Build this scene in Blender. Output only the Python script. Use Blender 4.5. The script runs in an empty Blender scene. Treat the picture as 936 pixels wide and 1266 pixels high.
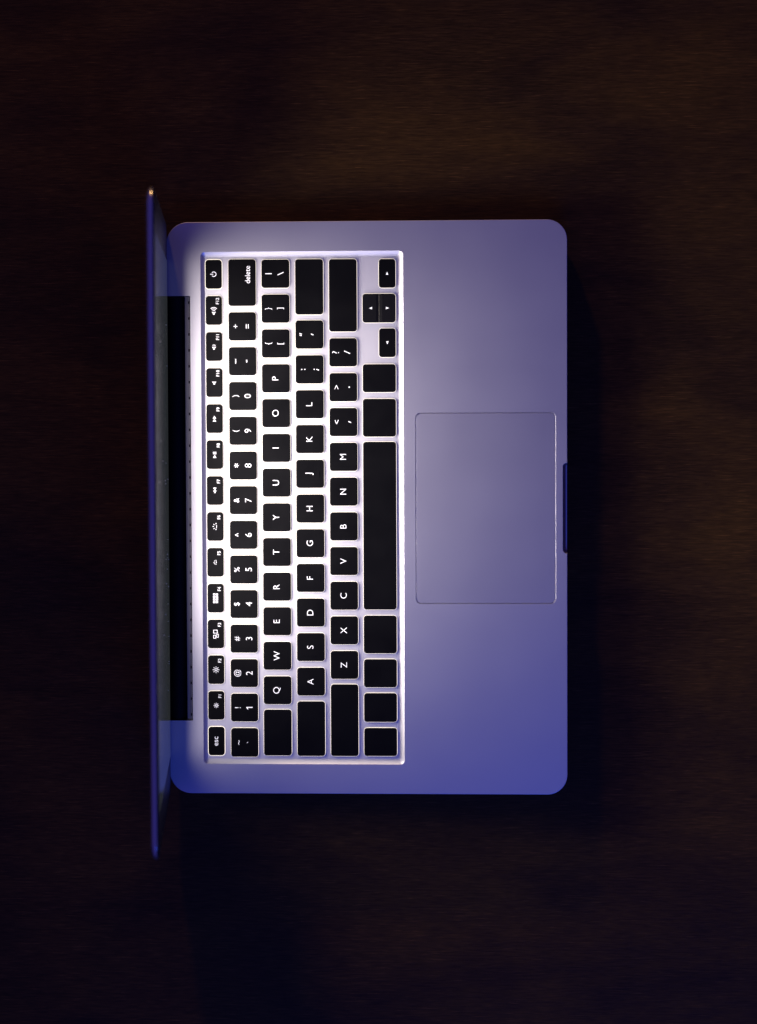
import bpy, bmesh, math, random
from mathutils import Vector, Matrix
random.seed(7)
sc = bpy.context.scene
MM = 0.001
Z0 = 16.5                      # height of the laptop deck above the table, mm

# ------------------------------------------------------------------ camera
cam = bpy.data.cameras.new('camera')
cam.sensor_fit = 'VERTICAL'; cam.sensor_height = 36; cam.lens = 84.74
cam.clip_start = 0.05; cam.clip_end = 50
cam.dof.use_dof = True; cam.dof.focus_distance = 1.315; cam.dof.aperture_fstop = 7.0
co = bpy.data.objects.new('camera', cam); sc.collection.objects.link(co)
R = Matrix(((0.99867261, 0.00185071, 0.05147428), (-0.00382661, 0.99925841, 0.03831427), (-0.0513652, -0.03846038, 0.99793908)))
co.matrix_world = Matrix.Translation((0.0743441, 0.0486956, 1.3168818 + Z0*MM)) @ R.to_4x4()
sc.camera = co

# ------------------------------------------------------------------ world, lamps, exposure
w = bpy.data.worlds.new('World'); sc.world = w; w.use_nodes = True
bg = w.node_tree.nodes['Background']; bg.inputs[0].default_value = (0.18, 0.13, 1.0, 1); bg.inputs[1].default_value = 0.14
sc.view_settings.view_transform = 'Standard'; sc.view_settings.look = 'None'
sc.view_settings.exposure = 0; sc.view_settings.gamma = 1

def area(name, loc, target, sx, sy, power, col, spread=180):
    l = bpy.data.lights.new(name, 'AREA'); l.shape = 'RECTANGLE'; l.size = sx; l.size_y = sy
    l.energy = power; l.color = col; l.spread = math.radians(spread)
    o = bpy.data.objects.new(name, l); sc.collection.objects.link(o); o.location = loc
    o.rotation_euler = (Vector(target) - Vector(loc)).to_track_quat('-Z', 'Y').to_euler()
    return o

# lid plane: foot of the front face at deck height, top 205 mm up
LX0, LX1 = -109.9, -87.0
lean = math.atan2(LX1 - LX0, 205)
LU = Vector((math.sin(lean), 0, math.cos(lean)))      # up along the lid
LN = Vector((math.cos(lean), 0, -math.sin(lean)))     # out of the screen
LB = Vector((LX0, 0, Z0))
def lidp(y, v, n):  return (LB + LU*v + LN*n + Vector((0, y, 0)))*MM
DY, DV0, DV1 = 139.0, 20.0, 197.0                      # the lit picture area
c = lidp(0, (DV0+DV1)/2, 1.3)
scr = area('screen_light', c, c + LN, 0.177, 0.278, 1.84, (1.0, 0.90, 0.91), 140)
# orientation: local x along the lid's height, local y along world Y
mx = Matrix((LU, LN.cross(LU)*-1, -LN)).transposed()
if mx.determinant() < 0: mx = Matrix((LU, LN.cross(LU), -LN)).transposed()
scr.rotation_euler = mx.to_euler()
# what the screen shows: a bright page, brightest in its lower middle
lt = scr.data; lt.use_nodes = True; nt = lt.node_tree; em = nt.nodes['Emission']
ge = nt.nodes.new('ShaderNodeNewGeometry'); sx_ = nt.nodes.new('ShaderNodeSeparateXYZ'); nt.links.new(ge.outputs['Position'], sx_.inputs[0])
def lmr(src, a, b_, c_, d_, kind='SMOOTHSTEP'):
    m_ = nt.nodes.new('ShaderNodeMapRange'); m_.interpolation_type = kind
    for q, v_ in zip((1, 2, 3, 4), (a, b_, c_, d_)): m_.inputs[q].default_value = v_
    nt.links.new(src, m_.inputs[0]); return m_.outputs[0]
ab = nt.nodes.new('ShaderNodeMath'); ab.operation = 'ABSOLUTE'; sh = nt.nodes.new('ShaderNodeMath'); sh.operation = 'SUBTRACT'; sh.inputs[1].default_value = 0.020
nt.links.new(sx_.outputs[1], sh.inputs[0]); nt.links.new(sh.outputs[0], ab.inputs[0])
mm = nt.nodes.new('ShaderNodeMath'); mm.operation = 'MULTIPLY'
nt.links.new(lmr(sx_.outputs[2], 0.08, 0.135, 1.0, 0.05), mm.inputs[0]); nt.links.new(lmr(ab.outputs[0], 0.05, 0.125, 1.0, 0.0), mm.inputs[1])
lo = nt.nodes.new('ShaderNodeMath'); lo.operation = 'MULTIPLY_ADD'; lo.inputs[1].default_value = 0.30
nt.links.new(lmr(sx_.outputs[2], 0.045, 0.085, 1.0, 0.0), lo.inputs[0]); nt.links.new(mm.outputs[0], lo.inputs[2])
nt.links.new(lo.outputs[0], em.inputs['Strength'])
area('blue_lamp', (0.26, -1.05, 1.15), (0, 0, 0), 0.6, 0.6, 5.0, (0.03, 0.12, 1.0))
area('warm_lamp', (-0.30, 1.35, 0.36), (0, 0.05, 0.0), 0.07, 0.07, 3.4, (1.0, 0.56, 0.17))

# ------------------------------------------------------------------ materials
def mat(name, col, rough=0.5, metal=0.0, emit=None, es=0.0, spec=0.5, coat=0.0):
    m = bpy.data.materials.new(name); m.use_nodes = True
    b = m.node_tree.nodes['Principled BSDF']
    b.inputs['Base Color'].default_value = (*col, 1); b.inputs['Roughness'].default_value = rough
    b.inputs['Metallic'].default_value = metal; b.inputs['Specular IOR Level'].default_value = spec
    b.inputs['Coat Weight'].default_value = coat
    if emit: b.inputs['Emission Color'].default_value = (*emit, 1); b.inputs['Emission Strength'].default_value = es
    return m
def N(m, t, **k):
    n = m.node_tree.nodes.new(t)
    for a, v in k.items(): setattr(n, a, v)
    return n
def L(m, a, b): m.node_tree.links.new(a, b)

def metal_mat(name, col, rough, metal=1.0, bump=0.016):
    m = mat(name, col, rough, metal); b = m.node_tree.nodes['Principled BSDF']
    tc = N(m, 'ShaderNodeTexCoord')
    n1 = N(m, 'ShaderNodeTexNoise'); n1.inputs['Scale'].default_value = 2600; n1.inputs['Detail'].default_value = 2
    n2 = N(m, 'ShaderNodeTexNoise'); n2.inputs['Scale'].default_value = 28; n2.inputs['Detail'].default_value = 5
    L(m, tc.outputs['Object'], n1.inputs[0]); L(m, tc.outputs['Object'], n2.inputs[0])
    bp = N(m, 'ShaderNodeBump'); bp.inputs['Strength'].default_value = 0.25; bp.inputs['Distance'].default_value = bump*MM
    L(m, n1.outputs[0], bp.inputs['Height']); L(m, bp.outputs[0], b.inputs['Normal'])
    mr = N(m, 'ShaderNodeMapRange'); mr.inputs[1].default_value = 0.3; mr.inputs[2].default_value = 0.7
    mr.inputs[3].default_value = rough-0.012; mr.inputs[4].default_value = rough+0.015
    L(m, n2.outputs[0], mr.inputs[0]); L(m, mr.outputs[0], b.inputs['Roughness'])
    # a few specks of dust
    vo = N(m, 'ShaderNodeTexVoronoi'); vo.inputs['Scale'].default_value = 55; L(m, tc.outputs['Object'], vo.inputs['Vector'])
    lt = N(m, 'ShaderNodeMath', operation='LESS_THAN'); L(m, vo.outputs['Distance'], lt.inputs[0]); lt.inputs[1].default_value = 0.022
    sp = N(m, 'ShaderNodeSeparateColor'); L(m, vo.outputs['Color'], sp.inputs[0])
    gt = N(m, 'ShaderNodeMath', operation='GREATER_THAN'); L(m, sp.outputs[0], gt.inputs[0]); gt.inputs[1].default_value = 0.86
    mu = N(m, 'ShaderNodeMath', operation='MULTIPLY'); L(m, lt.outputs[0], mu.inputs[0]); L(m, gt.outputs[0], mu.inputs[1])
    inv = N(m, 'ShaderNodeMath', operation='SUBTRACT'); inv.inputs[0].default_value = metal; L(m, mu.outputs[0], inv.inputs[1])
    inv.use_clamp = True; L(m, inv.outputs[0], b.inputs['Metallic'])
    return m

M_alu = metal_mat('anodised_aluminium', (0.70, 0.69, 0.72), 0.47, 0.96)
M_well_lit = metal_mat('keyboard_well_lit_aluminium', (0.86, 0.85, 0.83), 0.5, 0.66)  # deck aluminium made paler: the white glow between the keys put into colour
M_pad = metal_mat('trackpad_glass', (0.64, 0.63, 0.67), 0.45, 0.92, 0.01)
M_lid = metal_mat('lid_aluminium', (0.72, 0.71, 0.74), 0.24, 0.9)
M_hinge = mat('black_plastic', (0.006, 0.006, 0.007), 0.55, spec=0.12)
M_vent = mat('vent_metal', (0.25, 0.24, 0.26), 0.5, 0.85)
M_dark = mat('vent_gap', (0.01, 0.008, 0.012), 0.7)
M_glass = mat('bezel_glass', (0.006, 0.006, 0.007), 0.4, spec=0.3)
M_disp = mat('display_glass', (0.01, 0.01, 0.011), 0.10, emit=(0.8, 0.9, 1.0), es=0.022)
M_rub = mat('rubber', (0.015, 0.015, 0.016), 0.8)
M_key = mat('key_plastic', (0.003, 0.003, 0.0035), 0.42, spec=0.10)
b = M_key.node_tree.nodes['Principled BSDF']
tc = N(M_key, 'ShaderNodeTexCoord'); n = N(M_key, 'ShaderNodeTexNoise'); n.inputs['Scale'].default_value = 3000
L(M_key, tc.outputs['Object'], n.inputs[0]); bp = N(M_key, 'ShaderNodeBump'); bp.inputs['Strength'].default_value = 0.3; bp.inputs['Distance'].default_value = 0.02*MM
L(M_key, n.outputs[0], bp.inputs['Height']); L(M_key, bp.outputs[0], b.inputs['Normal'])
n2 = N(M_key, 'ShaderNodeTexNoise'); n2.inputs['Scale'].default_value = 60; n2.inputs['Detail'].default_value = 4
L(M_key, tc.outputs['Object'], n2.inputs[0]); mr = N(M_key, 'ShaderNodeMapRange'); mr.inputs[1].default_value = .3; mr.inputs[2].default_value = .7
mr.inputs[3].default_value = .36; mr.inputs[4].default_value = .5; L(M_key, n2.outputs[0], mr.inputs[0]); L(M_key, mr.outputs[0], b.inputs['Roughness'])
M_key_lit = mat('arrow_key_lit_plastic', (0.008, 0.008, 0.0085), 0.36, spec=0.16)  # key plastic lightened so the slopes between up and down look screen-lit
M_leg = mat('legend_white', (0.8, 0.8, 0.8), 0.5, emit=(1.0, 0.97, 0.93), es=0.5)
M_glow = mat('key_backlight', (0.7, 0.68, 0.6), 0.5, emit=(1.0, 0.88, 0.70), es=1.8)

def wood():
    m = mat('dark_wood', (0.05, 0.028, 0.014), 0.5, spec=0.14); b = m.node_tree.nodes['Principled BSDF']
    tc = N(m, 'ShaderNodeTexCoord')
    def stretched(sx, sy, scale, detail, dist=0.0):
        mp = N(m, 'ShaderNodeMapping'); mp.inputs['Scale'].default_value = (sx, sy, 1); L(m, tc.outputs['Object'], mp.inputs[0])
        n = N(m, 'ShaderNodeTexNoise'); n.inputs['Scale'].default_value = scale; n.inputs['Detail'].default_value = detail
        n.inputs['Distortion'].default_value = dist; n.inputs['Roughness'].default_value = 0.6
        L(m, mp.outputs[0], n.inputs[0]); return n.outputs[0]
    big = stretched(2.4, 4.6, 3.0, 5, 0.6)
    mid = stretched(6, 50, 3.0, 6, 0.8)
    fine = stretched(95, 1150, 1.0, 4, 0.2)
    patch = stretched(9, 14, 1.0, 4, 0.5)
    r1 = N(m, 'ShaderNodeValToRGB'); L(m, big, r1.inputs[0])
    r1.color_ramp.elements[0].position = .33; r1.color_ramp.elements[0].color = (0.031, 0.0150, 0.0055, 1)
    r1.color_ramp.elements[1].position = .68; r1.color_ramp.elements[1].color = (0.082, 0.0405, 0.0075, 1)
    r2 = N(m, 'ShaderNodeMapRange'); L(m, mid, r2.inputs[0]); r2.inputs[1].default_value = .3; r2.inputs[2].default_value = .7; r2.inputs[3].default_value = .84; r2.inputs[4].default_value = 1.16
    r3 = N(m, 'ShaderNodeMapRange'); L(m, fine, r3.inputs[0]); r3.inputs[1].default_value = .36; r3.inputs[2].default_value = .68; r3.inputs[3].default_value = .7; r3.inputs[4].default_value = 1.38
    mu = N(m, 'ShaderNodeMath', operation='MULTIPLY'); L(m, r2.outputs[0], mu.inputs[0]); L(m, r3.outputs[0], mu.inputs[1])
    st = stretched(70, 1500, 1.0, 2, 0.1)
    r4 = N(m, 'ShaderNodeMapRange'); L(m, st, r4.inputs[0]); r4.inputs[1].default_value = .60; r4.inputs[2].default_value = .70; r4.inputs[3].default_value = 1.0; r4.inputs[4].default_value = 1.9
    m4 = N(m, 'ShaderNodeMath', operation='MULTIPLY'); L(m, mu.outputs[0], m4.inputs[0]); L(m, r4.outputs[0], m4.inputs[1]); mu = m4
    vm = N(m, 'ShaderNodeVectorMath', operation='SCALE'); L(m, r1.outputs[0], vm.inputs[0]); L(m, mu.outputs[0], vm.inputs['Scale'])
    L(m, vm.outputs[0], b.inputs['Base Color'])
    bp = N(m, 'ShaderNodeBump'); bp.inputs['Strength'].default_value = 0.5; bp.inputs['Distance'].default_value = 0.15*MM
    L(m, fine, bp.inputs['Height']); L(m, bp.outputs[0], b.inputs['Normal'])
    rr = N(m, 'ShaderNodeMapRange'); L(m, mid, rr.inputs[0]); rr.inputs[3].default_value = .42; rr.inputs[4].default_value = .62
    L(m, rr.outputs[0], b.inputs['Roughness'])
    return m
M_wood = wood()

# ------------------------------------------------------------------ helpers
def link(name, me, m, parent=None, smooth=None):
    o = bpy.data.objects.new(name, me); sc.collection.objects.link(o)
    if m: me.materials.clear(); me.materials.append(m)
    if parent: o.parent = parent
    if smooth is not None:
        me.set_sharp_from_angle(angle=math.radians(smooth))
        for p in me.polygons: p.use_smooth = len(p.vertices) < 9
    return o
def rrect(x0, x1, y0, y1, r, seg=8):
    rs = r if isinstance(r, (tuple, list)) else (r,)*4     # corners: +x+y, -x+y, -x-y, +x-y
    pts = []
    for (cx, cy, a0, rr) in ((x1, y1, 0, rs[0]), (x0, y1, 90, rs[1]), (x0, y0, 180, rs[2]), (x1, y0, 270, rs[3])):
        sx = -1 if cx == x1 else 1; sy = -1 if cy == y1 else 1
        for i in range(seg+1):
            a = math.radians(a0 + 90*i/seg)
            pts.append((cx + sx*rr + rr*math.cos(a), cy + sy*rr + rr*math.sin(a)))
    return pts
def loft(levels, place=None):
    """levels: [(points, z)] bottom to top, closed at both ends"""
    bm = bmesh.new(); rings = []
    place = place or (lambda x, y, z: Vector((x, y, z + Z0))*MM)
    for pts, z in levels: rings.append([bm.verts.new(place(x, y, z)) for x, y in pts])
    n = len(rings[0])
    bm.faces.new(rings[0][::-1]); bm.faces.new(rings[-1])
    for a, b2 in zip(rings, rings[1:]):
        for i in range(n): bm.faces.new((a[i], a[(i+1) % n], b2[(i+1) % n], b2[i]))
    bmesh.ops.recalc_face_normals(bm, faces=bm.faces)
    return bm
def tomesh(bm, name):
    me = bpy.data.meshes.new(name); bm.to_mesh(me); bm.free(); return me

# ------------------------------------------------------------------ table
bm = bmesh.new()
top = loft([(rrect(-700, 900, -1000, 1000, 8), -Z0-30), (rrect(-700, 900, -1000, 1000, 8), -Z0-2), (rrect(-698, 898, -998, 998, 8), -Z0)])
bm.free()
table = link('wooden_table', tomesh(top, 'wooden_table'), M_wood); table['kind'] = 'structure'

# ------------------------------------------------------------------ laptop
lap = bpy.data.objects.new('laptop', None); sc.collection.objects.link(lap); lap.empty_display_size = .05
lap['label'] = 'open silver laptop with black backlit keys seen from straight above on dark wood'
lap['category'] = 'laptop'

# base: unibody with cut-outs
def body_levels():
    out = []
    for ins, z in ((9, -15.0), (5, -14.6), (2.4, -13.6), (.9, -12), (.15, -9.8), (0, -8), (0, -.22), (.07, -.07), (.22, 0)):
        out.append((rrect(-109.5+ins, 109.5-ins, -157+ins, 157-ins, (11-ins*.5, 12-ins*.5, 12-ins*.5, 11-ins*.5), 14), z))
    return out
base = link('base', tomesh(loft(body_levels()), 'base'), M_alu, lap)
WX0, WX1, WY = -90.7, 20.3, 140.7
cut = []
def cutter(levels, place=None):
    o = link('cutter', tomesh(loft(levels, place), 'cutter'), None); cut.append(o)
FZ = -1.1
cutter([(rrect(WX0+2.3, WX1-2.6, -WY+2.8, WY-2.8, 1.0), FZ), (rrect(WX0+1.9, WX1-2.0, -WY+2.0, WY-2.0, 1.2), FZ+.12),
        (rrect(WX0+1.1, WX1-1.1, -WY+1.1, WY-1.1, 1.7), FZ+.55), (rrect(WX0+.2, WX1-.2, -WY+.2, WY-.2, 2.3), -.16), (rrect(WX0, WX1, -WY, WY, 2.5), .0),
        (rrect(WX0, WX1, -WY, WY, 2.5), 1)])
PX0, PX1, PY = 26.7, 103.2, 52.3
cutter([(rrect(PX0, PX1, -PY, PY, 3), -1.2), (rrect(PX0, PX1, -PY, PY, 3), -.1), (rrect(PX0-.06, PX1+.09, -PY-.06, PY+.06, 3.05), 0.0), (rrect(PX0-.06, PX1+.09, -PY-.06, PY+.06, 3.05), 1)])
cutter([(rrect(-125, -96.5, -116.8, 116.8, .3, 2), -11), (rrect(-125, -96.5, -116.8, 116.8, .3, 2), 1)])
# thumb scoop in the front edge
cutter([(rrect(108.9, 125, -23.0, 23.0, (0.1, .4, .4, .1)), -6), (rrect(108.3, 125, -23.8, 23.8, (.1, 1.4, 1.4, .1)), -3), (rrect(107.5, 125, -24.5, 24.5, (.1, 2.2, 2.2, .1)), -1.0),
        (rrect(107.1, 125, -24.8, 24.8, (.1, 2.4, 2.4, .1)), -.1), (rrect(106.95, 125, -24.95, 24.95, (.1, 2.5, 2.5, .1)), 0), (rrect(106.95, 125, -24.95, 24.95, (.1, 2.5, 2.5, .1)), 1)])
# ports on the side towards the top of the picture
for o in cut:
    md = base.modifiers.new('b', 'BOOLEAN'); md.operation = 'DIFFERENCE'; md.solver = 'EXACT'; md.object = o
bpy.context.view_layer.update()
dg = bpy.context.evaluated_depsgraph_get()
nm = bpy.data.meshes.new_from_object(base.evaluated_get(dg))
base.modifiers.clear(); base.data = nm; nm.name = 'base'
nm.materials.clear(); nm.materials.append(M_alu)
nm.materials.append(M_well_lit)
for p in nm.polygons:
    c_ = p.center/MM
    if WX0+2.2 < c_.x < WX1 and abs(c_.y) < WY and Z0-1.3 < c_.z < Z0-.02: p.material_index = 1  # left wall keeps the plain aluminium, so it reads as shaded
nm.set_sharp_from_angle(angle=math.radians(28))
for p in nm.polygons: p.use_smooth = abs(p.normal.z) < 0.999
for o in cut: bpy.data.objects.remove(o)
for sx in (-1, 1):
    for sy in (-1, 1):
        link('rubber_foot', tomesh(loft([(rrect(sx*88-7, sx*88+7, sy*136-7, sy*136+7, 6.9), -Z0), (rrect(sx*88-7, sx*88+7, sy*136-7, sy*136+7, 6.9), -14.8)]), 'rubber_foot'), M_rub, lap)

pad = link('trackpad', tomesh(loft([(rrect(PX0+.5, PX1-.4, -PY+.5, PY-.5, 2.8), -1.1), (rrect(PX0+.5, PX1-.4, -PY+.5, PY-.5, 2.8), -.13), (rrect(PX0+.53, PX1-.43, -PY+.53, PY-.53, 2.7), -.1)]), 'trackpad'), M_pad, lap)

# hinge cover: long black barrel
def barrel():
    bm = bmesh.new(); n = 20; rings = []
    for y in (-116.3, 116.3):
        rings.append([bm.verts.new(Vector((-104.9 + 4.9*math.cos(2*math.pi*i/n), y, -5.6 + 4.6*math.sin(2*math.pi*i/n) + Z0))*MM) for i in range(n)])
    for i in range(n): bm.faces.new((rings[0][i], rings[0][(i+1) % n], rings[1][(i+1) % n], rings[1][i]))
    bm.faces.new(rings[0]); bm.faces.new(rings[1]); bmesh.ops.recalc_face_normals(bm, faces=bm.faces); return bm
link('hinge_cover', tomesh(barrel(), 'hinge_cover'), M_hinge, lap, 40)

# exhaust vent: a ledge behind the deck edge with a row of slots
link('vent_ledge', tomesh(loft([(rrect(-99.6, -96.7, -116.6, 116.6, .1, 1), -6), (rrect(-99.6, -96.7, -116.6, 116.6, .1, 1), -1.5)]), 'vent_ledge'), M_vent, lap)
bm = bmesh.new()
def addbox(bm, x0, x1, y0, y1, z0, z1, place=None):
    place = place or (lambda x, y, z: Vector((x, y, z + Z0))*MM)
    v = [bm.verts.new(place(x, y, z)) for z in (z0, z1) for x, y in ((x0, y0), (x1, y0), (x1, y1), (x0, y1))]
    for f in ((3, 2, 1, 0), (4, 5, 6, 7), (0, 1, 5, 4), (1, 2, 6, 5), (2, 3, 7, 6), (3, 0, 4, 7)): bm.faces.new([v[i] for i in f])
addbox(bm, -97.05, -96.62, -116.5, 116.5, -1.48, -1.1)
for i in range(27):
    y = 113.2 - i*8.72
    addbox(bm, -97.75, -97.1, y-.7, y+.7, -1.48, -1.0)
addbox(bm, -97.9, -97.78, -116.5, 116.5, -1.48, -1.44)
link('vent_grille', tomesh(bm, 'vent_grille'), M_dark, lap)

# ------------------------------------------------------------------ lid
TH = 3.3
def lid_rr(ins, vb=-6.0, vt=210.5):
    return rrect(-157+ins, 157-ins, vb+ins, vt-ins, (9-ins*.6, 9-ins*.6, 4-ins*.4, 4-ins*.4), 10)
lidplace = lambda y, v, n: lidp(y, v, n)
lid = link('screen_lid', tomesh(loft([(lid_rr(8), -TH), (lid_rr(4), -TH+.2), (lid_rr(1.8), -TH+.7), (lid_rr(.5), -TH+1.4), (lid_rr(0), -TH+2.3), (lid_rr(0), -.35), (lid_rr(.3), 0)], lidplace), 'screen_lid'), M_lid, lap, 35)
link('gasket', tomesh(loft([(rrect(-156.3, 156.3, -3, 209.7, 8), .01), (rrect(-156.3, 156.3, -3, 209.7, 8), .5)], lidplace), 'gasket'), M_rub, lid)
link('bezel', tomesh(loft([(rrect(-155.2, 155.2, -2, 208.6, 7.5), .45), (rrect(-155.2, 155.2, -2, 208.6, 7.5), .8)], lidplace), 'bezel'), M_glass, lid)
link('display', tomesh(loft([(rrect(-DY+3, DY-3, 3, DV1, .3, 1), .7), (rrect(-DY+3, DY-3, 3, DV1, .3, 1), .9)], lidplace), 'display'), M_disp, lid)

# ------------------------------------------------------------------ legends
_raw = {}
def glyph(txt, bold):
    k = (txt, bold)
    if k in _raw: return _raw[k]
    cu = bpy.data.curves.new('t', 'FONT'); cu.body = txt; cu.size = 1; cu.offset = bold; cu.resolution_u = 4
    o = bpy.data.objects.new('t', cu); sc.collection.objects.link(o); bpy.context.view_layer.update()
    me = bpy.data.meshes.new_from_object(o.evaluated_get(bpy.context.evaluated_depsgraph_get()))
    vs = [(v.co.x, v.co.y) for v in me.vertices]; fs = [tuple(p.vertices) for p in me.polygons]
    bpy.data.objects.remove(o); bpy.data.meshes.remove(me)
    _raw[k] = (vs, fs); return _raw[k]
def bbox(vs): return min(v[0] for v in vs), max(v[0] for v in vs), min(v[1] for v in vs), max(v[1] for v in vs)
_H = bbox(glyph('H', 0.0)[0]); CAP = _H[3]-_H[2]
class Ink:                                   # flat print in key-local mm: x right, y up
    def __init__(s): s.v = []; s.f = []
    def poly(s, pts):
        n = len(s.v); s.v += pts; s.f.append(tuple(range(n, n+len(pts))))
    def rect(s, x, y, w2, h, a=0):
        c, sn = math.cos(math.radians(a)), math.sin(math.radians(a))
        s.poly([(x + c*px - sn*py, y + sn*px + c*py) for px, py in ((-w2/2, -h/2), (w2/2, -h/2), (w2/2, h/2), (-w2/2, h/2))])
    def arc(s, x, y, r, t, a0, a1, n=14):
        for i in range(n):
            a, b2 = math.radians(a0+(a1-a0)*i/n), math.radians(a0+(a1-a0)*(i+1)/n)
            s.poly([(x+(r-t/2)*math.cos(a), y+(r-t/2)*math.sin(a)), (x+(r+t/2)*math.cos(a), y+(r+t/2)*math.sin(a)),
                    (x+(r+t/2)*math.cos(b2), y+(r+t/2)*math.sin(b2)), (x+(r-t/2)*math.cos(b2), y+(r-t/2)*math.sin(b2))])
    def disc(s, x, y, r, n=12): s.poly([(x+r*math.cos(2*math.pi*i/n), y+r*math.sin(2*math.pi*i/n)) for i in range(n)])
    def box(s, x0, x1, y0, y1, t):
        s.rect((x0+x1)/2, y0+t/2, x1-x0, t); s.rect((x0+x1)/2, y1-t/2, x1-x0, t)
        s.rect(x0+t/2, (y0+y1)/2, t, y1-y0-2*t); s.rect(x1-t/2, (y0+y1)/2, t, y1-y0-2*t)
    def text(s, t, x, y, cap, bold=-0.005, wx=1.0):
        vs, fs = glyph(t, bold); k = cap/CAP; x0, x1, y0, y1 = bbox(vs); n = len(s.v)
        s.v += [((vx-(x0+x1)/2)*k*wx + x, (vy-(y0+y1)/2)*k + y) for vx, vy in vs]; s.f += [tuple(i+n for i in f) for f in fs]
def speaker(k, x):
    k.rect(x-.75, 0, .7, .9); k.poly([(x-.5, -.45), (x+.45, -1.15), (x+.45, 1.15), (x-.5, .45)])
def icon(name):
    k = Ink()
    if name == 'power':
        k.arc(0, -.15, 1.25, .42, 130, 410, 22); k.rect(0, 1.0, .42, 1.7)
    elif name == 'F12':
        speaker(k, -1.3)
        for r in (1.0, 1.75, 2.5): k.arc(-.9, 0, r, .34, -42, 42, 8)
    elif name == 'F11': speaker(k, -.6); k.arc(-.3, 0, 1.15, .34, -45, 45, 8)
    elif name == 'F10': speaker(k, 0)
    elif name == 'F9':
        for d in (-.85, .75): k.poly([(d-.75, -.95), (d+.85, 0), (d-.75, .95)])
    elif name == 'F8':
        k.poly([(-1.8, -.95), (-.1, 0), (-1.8, .95)]); k.rect(.45, 0, .42, 1.9); k.rect(1.25, 0, .42, 1.9)
    elif name == 'F7':
        for d in (-.75, .85): k.poly([(d+.75, -.95), (d-.85, 0), (d+.75, .95)])
    elif name in ('F6', 'F5'):
        s = 1.0 if name == 'F6' else .68
        k.rect(0, -.75*s, 1.5*s, .32)
        for a in (0, 45, 90, 135, 180):
            k.rect(1.55*s*math.cos(math.radians(a)), -.5*s + 1.55*s*math.sin(math.radians(a)), .75*s, .34, a)
        if name == 'F6':
            pass
    elif name == 'F4':
        for i in range(4):
            for j in range(2):
                x = -2.1 + 1.4*i; k.box(x-.55, x+.55, (-1.35 if j == 0 else .15), (-.15 if j == 0 else 1.35), .3)
    elif name == 'F3':
        k.box(.3, 2.3, -1.0, 1.4, .34); k.box(-2.5, -.5, -.1, 1.4, .34); k.box(-2.0, 0, -1.5, -.3, .3)
    elif name in ('F2', 'F1'):
        s = 1.0 if name == 'F2' else .78
        k.arc(0, 0, .62*s, .34, 0, 360, 14)
        for a in range(0, 360, 45): k.rect(1.45*s*math.cos(math.radians(a)), 1.45*s*math.sin(math.radians(a)), .8*s, .3, a)
    if name[0] == 'F': k.text(name, 5.1, -2.05, 1.7, .006)
    return k

# ------------------------------------------------------------------ keys
KT = -.15
def key(x0, x1, y0, y1, ink, label, inner=None, bar=False, kz=None):
    r = 1.75; lv = []
    for ins, z in ((0, FZ+.1), (0, KT-.32), (.07, KT-.14), (.24, KT-.03), (.5, KT)):
        a, b2 = x0+ins, x1-ins
        if z > KT-.3 and inner == '+x': b2 = x1-.1-1.5*(z-(KT-.32))/.32
        if z > KT-.3 and inner == '-x': a = x0+.1+1.5*(z-(KT-.32))/.32
        rr = [r-ins*.6]*4
        if inner == '+x': rr[0] = rr[3] = .12
        if inner == '-x': rr[1] = rr[2] = .12
        lv.append((rrect(a, b2, y0+ins, y1-ins, rr, 5), z))
    k = link('key', tomesh(loft(lv), 'key'), M_key, lap, 30)
    k['label'] = label
    if inner: k.data.materials[0] = M_key_lit
    g = .17 if label.find('esc') < 0 and label.find('power') < 0 else .27
    rr = [r+.3]*4
    gx0, gx1 = x0-g, x1+g
    if inner == '+x': rr[0] = rr[3] = .1; gx1 = x1
    if inner == '-x': rr[1] = rr[2] = .1; gx0 = x0
    link('backlight', tomesh(loft([(rrect(gx0, gx1, y0-g, y1+g, rr, 4), FZ-.2), (rrect(gx0, gx1, y0-g, y1+g, rr, 4), FZ+.03)]), 'backlight'), M_glow, k)
    if ink and ink.v:
        cx, cy = (x0+x1)/2, (y0+y1)/2
        me = bpy.data.meshes.new('legend')
        me.from_pydata([Vector((cx - v, cy + u, KT+.03+Z0))*MM for u, v in ink.v], [], ink.f); me.update()
        link('legend', me, M_leg, k)
    if bar:
        cx, cy = (x0+x1)/2, (y0+y1)/2
        link('homing_bar', tomesh(loft([(rrect(cx+4.9, cx+5.3, cy-1.6, cy+1.6, .15, 2), KT-.02), (rrect(cx+4.95, cx+5.25, cy-1.5, cy+1.5, .1, 2), KT+.16)]), 'homing_bar'), M_key, k)
def pair(a, b2, ya=3.7, yb=-2.8, ca=3.3, cb=3.5):
    k = Ink(); k.text(a, 0, ya, ca); k.text(b2, 0, yb, cb); return k
def one(a, cap=3.7): k = Ink(); k.text(a, 0, .3, cap*.93, -.006); return k
P, W = 19.05, 15.55
Y0 = 136.4
ROW = {'F': (-88.05, -79.0), 'N': (-75.5, -60.35), 'Q': (-57.3, -41.9), 'A': (-38.8, -23.4), 'Z': (-20.3, -5.0), 'B': (-2.0, 16.2)}
# function row
fp = (136.5+136.1-15.9)/13
for i, nme in enumerate(['power', 'F12', 'F11', 'F10', 'F9', 'F8', 'F7', 'F6', 'F5', 'F4', 'F3', 'F2', 'F1', 'esc']):
    y1 = 136.5 - i*fp
    if nme == 'esc': k = Ink(); k.text('esc', 0, 0, 2.8, .003)
    else: k = icon(nme)
    lab = {'power': 'short black key with the white power symbol', 'esc': 'short black key reading esc'}.get(nme, 'short black key with a small icon and ' + nme)
    key(*ROW['F'], y1-15.9, y1, k, lab)
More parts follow.
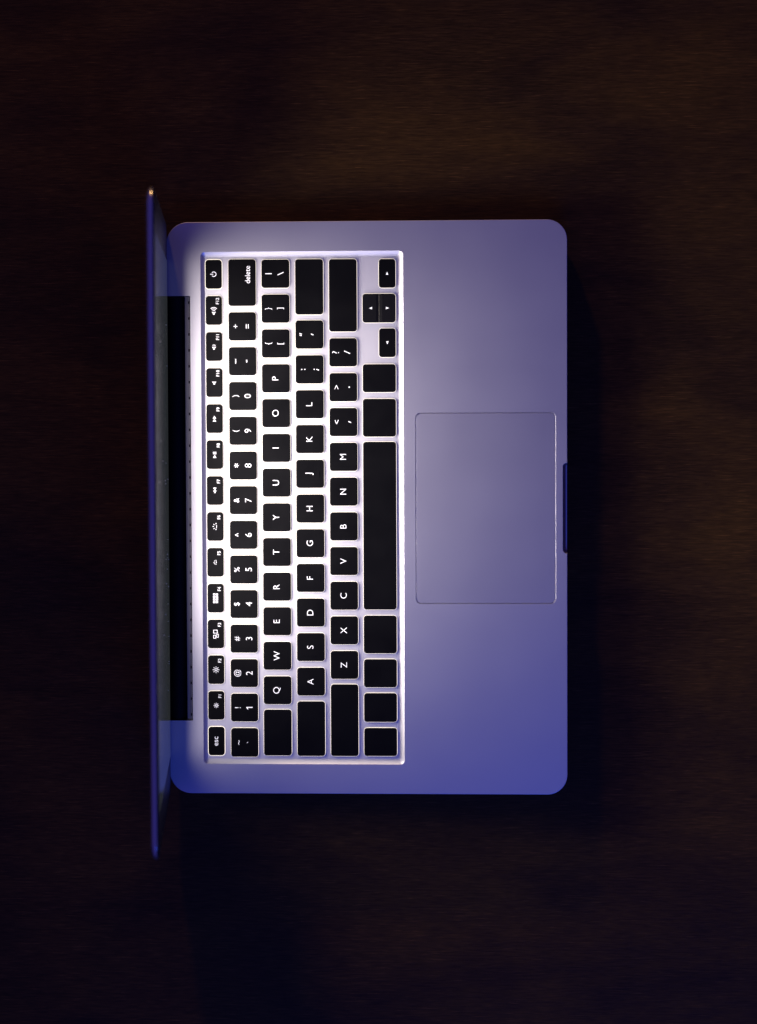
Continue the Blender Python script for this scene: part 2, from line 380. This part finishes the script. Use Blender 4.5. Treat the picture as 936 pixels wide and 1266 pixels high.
# number row
k = Ink(); k.text('delete', 4.3, -3.1, 2.8, .002, .95)
key(*ROW['N'], 111.1, Y0+.3, k, 'wide black key reading delete')
for i, (a, b2) in enumerate(zip('+_)(*&^%$#@!~', '=-0987654321`')):
    y1 = 107.75 - i*P
    if i == 12: k = pair(a, b2, 3.2, -1.6)
    elif a == '_': k = Ink(); k.rect(0, 3.7, 2.5, .5); k.rect(0, -2.4, 1.5, .5)
    elif a == '!': k = Ink(); k.text('!', 0, 3.7, 3.2); k.rect(.15, -2.8, .52, 3.4); k.rect(-.45, -1.62, 1.3, .48, 38)
    elif a in '()': k = pair(a, b2, ca=2.9)
    elif a == '*': k = Ink(); k.text(b2, 0, -2.8, 3.5); [k.rect(0, 3.7, 2.5, .42, an) for an in (90, 30, 150)]
    else: k = pair(a, b2, ca=2.9 if a in '@&#$%' else 3.2)
    key(*ROW['N'], y1-(W if i < 12 else 16.0), y1, k, 'black key printed ' + a + ' and ' + b2)
# letter rows
def run(row, y1, items, h=W):
    for it in items:
        if len(it) == 2 and it[0] != it[1]:
            a, b2 = it; ya, yb = 3.8, -2.8
            if a == '|': k = Ink(); k.rect(0, 3.7, .48, 3.6); k.rect(0, -2.9, .48, 3.6, 24)
            elif a == '"':
                k = Ink(); k.rect(-.45, 4.8, .45, 1.3, -20); k.rect(.45, 4.8, .45, 1.3, -20); k.rect(0, -1.6, .5, 1.5, -22)
            elif a == ':':
                k = Ink(); [k.disc(0, 3.4+d, .34) for d in (-.85, .85)]; k.disc(0, -2.6, .34); k.rect(-.2, -4.5, .5, 1.5, -20)
            elif a == '<': k = Ink(); k.text('<', 0, 3.7, 3.2); k.rect(0, -3.5, .5, 1.6, -20)
            elif a == '>': k = Ink(); k.text('>', 0, 3.7, 3.2); k.disc(0, -3.3, .42)
            elif a == '?': k = Ink(); k.text('?', 0, 4.1, 3.7, -.008, 1.1); k.rect(0, -2.2, .48, 3.6, -25)
            else: k = pair(a, b2, ya, yb, 2.9, 2.9)
            lab = 'black key printed ' + a + ' and ' + b2
        else: k = one(it[0]); lab = 'black key printed with the letter ' + it[0]
        key(*ROW[row], y1-h, y1, k, lab, bar=it[0] in 'FJ' and len(it) == 1)
        y1 -= P
run('Q', Y0, ['|\\', '}]', '{['] + list('POIUYTREWQ'))
key(*ROW['Q'], -136.1, -110.6, None, 'blank wide black key at the start of the Q row')
key(*ROW['A'], 106.2, Y0+.1, None, 'blank wide black key beside the quote key')
run('A', 103.1, ['"\'', ':;'] + list('LKJHGFDSA'))
key(*ROW['A'], -136.3, -106.0, None, 'blank wide black key beside the A key')
key(*ROW['Z'], 96.8, Y0, None, 'longest blank shift key, beside the question mark key')
run('Z', 93.3, ['?/', '><'.replace('<', '.'), '<,'] + list('MNBVCXZ'))
key(*ROW['Z'], -136.3, -96.6, None, 'long blank shift key beside the Z key')
# bottom row with arrows
def arrow(a):
    k = Ink(); s = .95; pts = [(-.85*s, -.75*s), (.95*s, 0), (-.85*s, .75*s)]
    c, sn = math.cos(math.radians(a)), math.sin(math.radians(a)); k.poly([(c*x - sn*y, sn*x + c*y) for x, y in pts]); return k
key(7.0, 16.2, 120.5, 136.3, arrow(0), 'short black key with a white arrow pointing right')
key(-2.0, 7.05, 101.6, 117.4, arrow(90), 'half-height black key with a white arrow pointing up', inner='+x')
key(7.15, 16.2, 101.6, 117.4, arrow(270), 'half-height black key with a white arrow pointing down', inner='-x')
key(7.0, 16.2, 82.7, 98.5, arrow(180), 'short black key with a white arrow pointing left')
for y1, y0, lab in ((79.0, 63.6, 'blank black key beside the left arrow key'), (60.1, 39.3, 'blank wider black key to the right of the space bar'), (36.6, -55.5, 'long blank space bar'),
                    (-58.7, -79.6, 'blank wider black key to the left of the space bar'), (-82.7, -98.3, 'blank square black key, third from the left corner'),
                    (-101.4, -117.4, 'blank square black key, second from the left corner'), (-120.6, -136.2, 'blank square black key in the left corner')):
    key(*ROW['B'], y0, y1, None, lab)

# a few specks of dust on the screen glass and the deck
bm = bmesh.new()
for _ in range(26):
    y = random.uniform(-118, 118); v = random.choice((random.uniform(8, 60), random.uniform(8, 190))); q = random.uniform(.12, .3)
    addbox(bm, y-q, y+q, v-q*1.5, v+q*1.5, .9, 1.15, lidplace)
d = link('dust', tomesh(bm, 'dust'), mat('dust_grey', (0.6, 0.58, 0.55), 0.9), lid); d['kind'] = 'stuff'
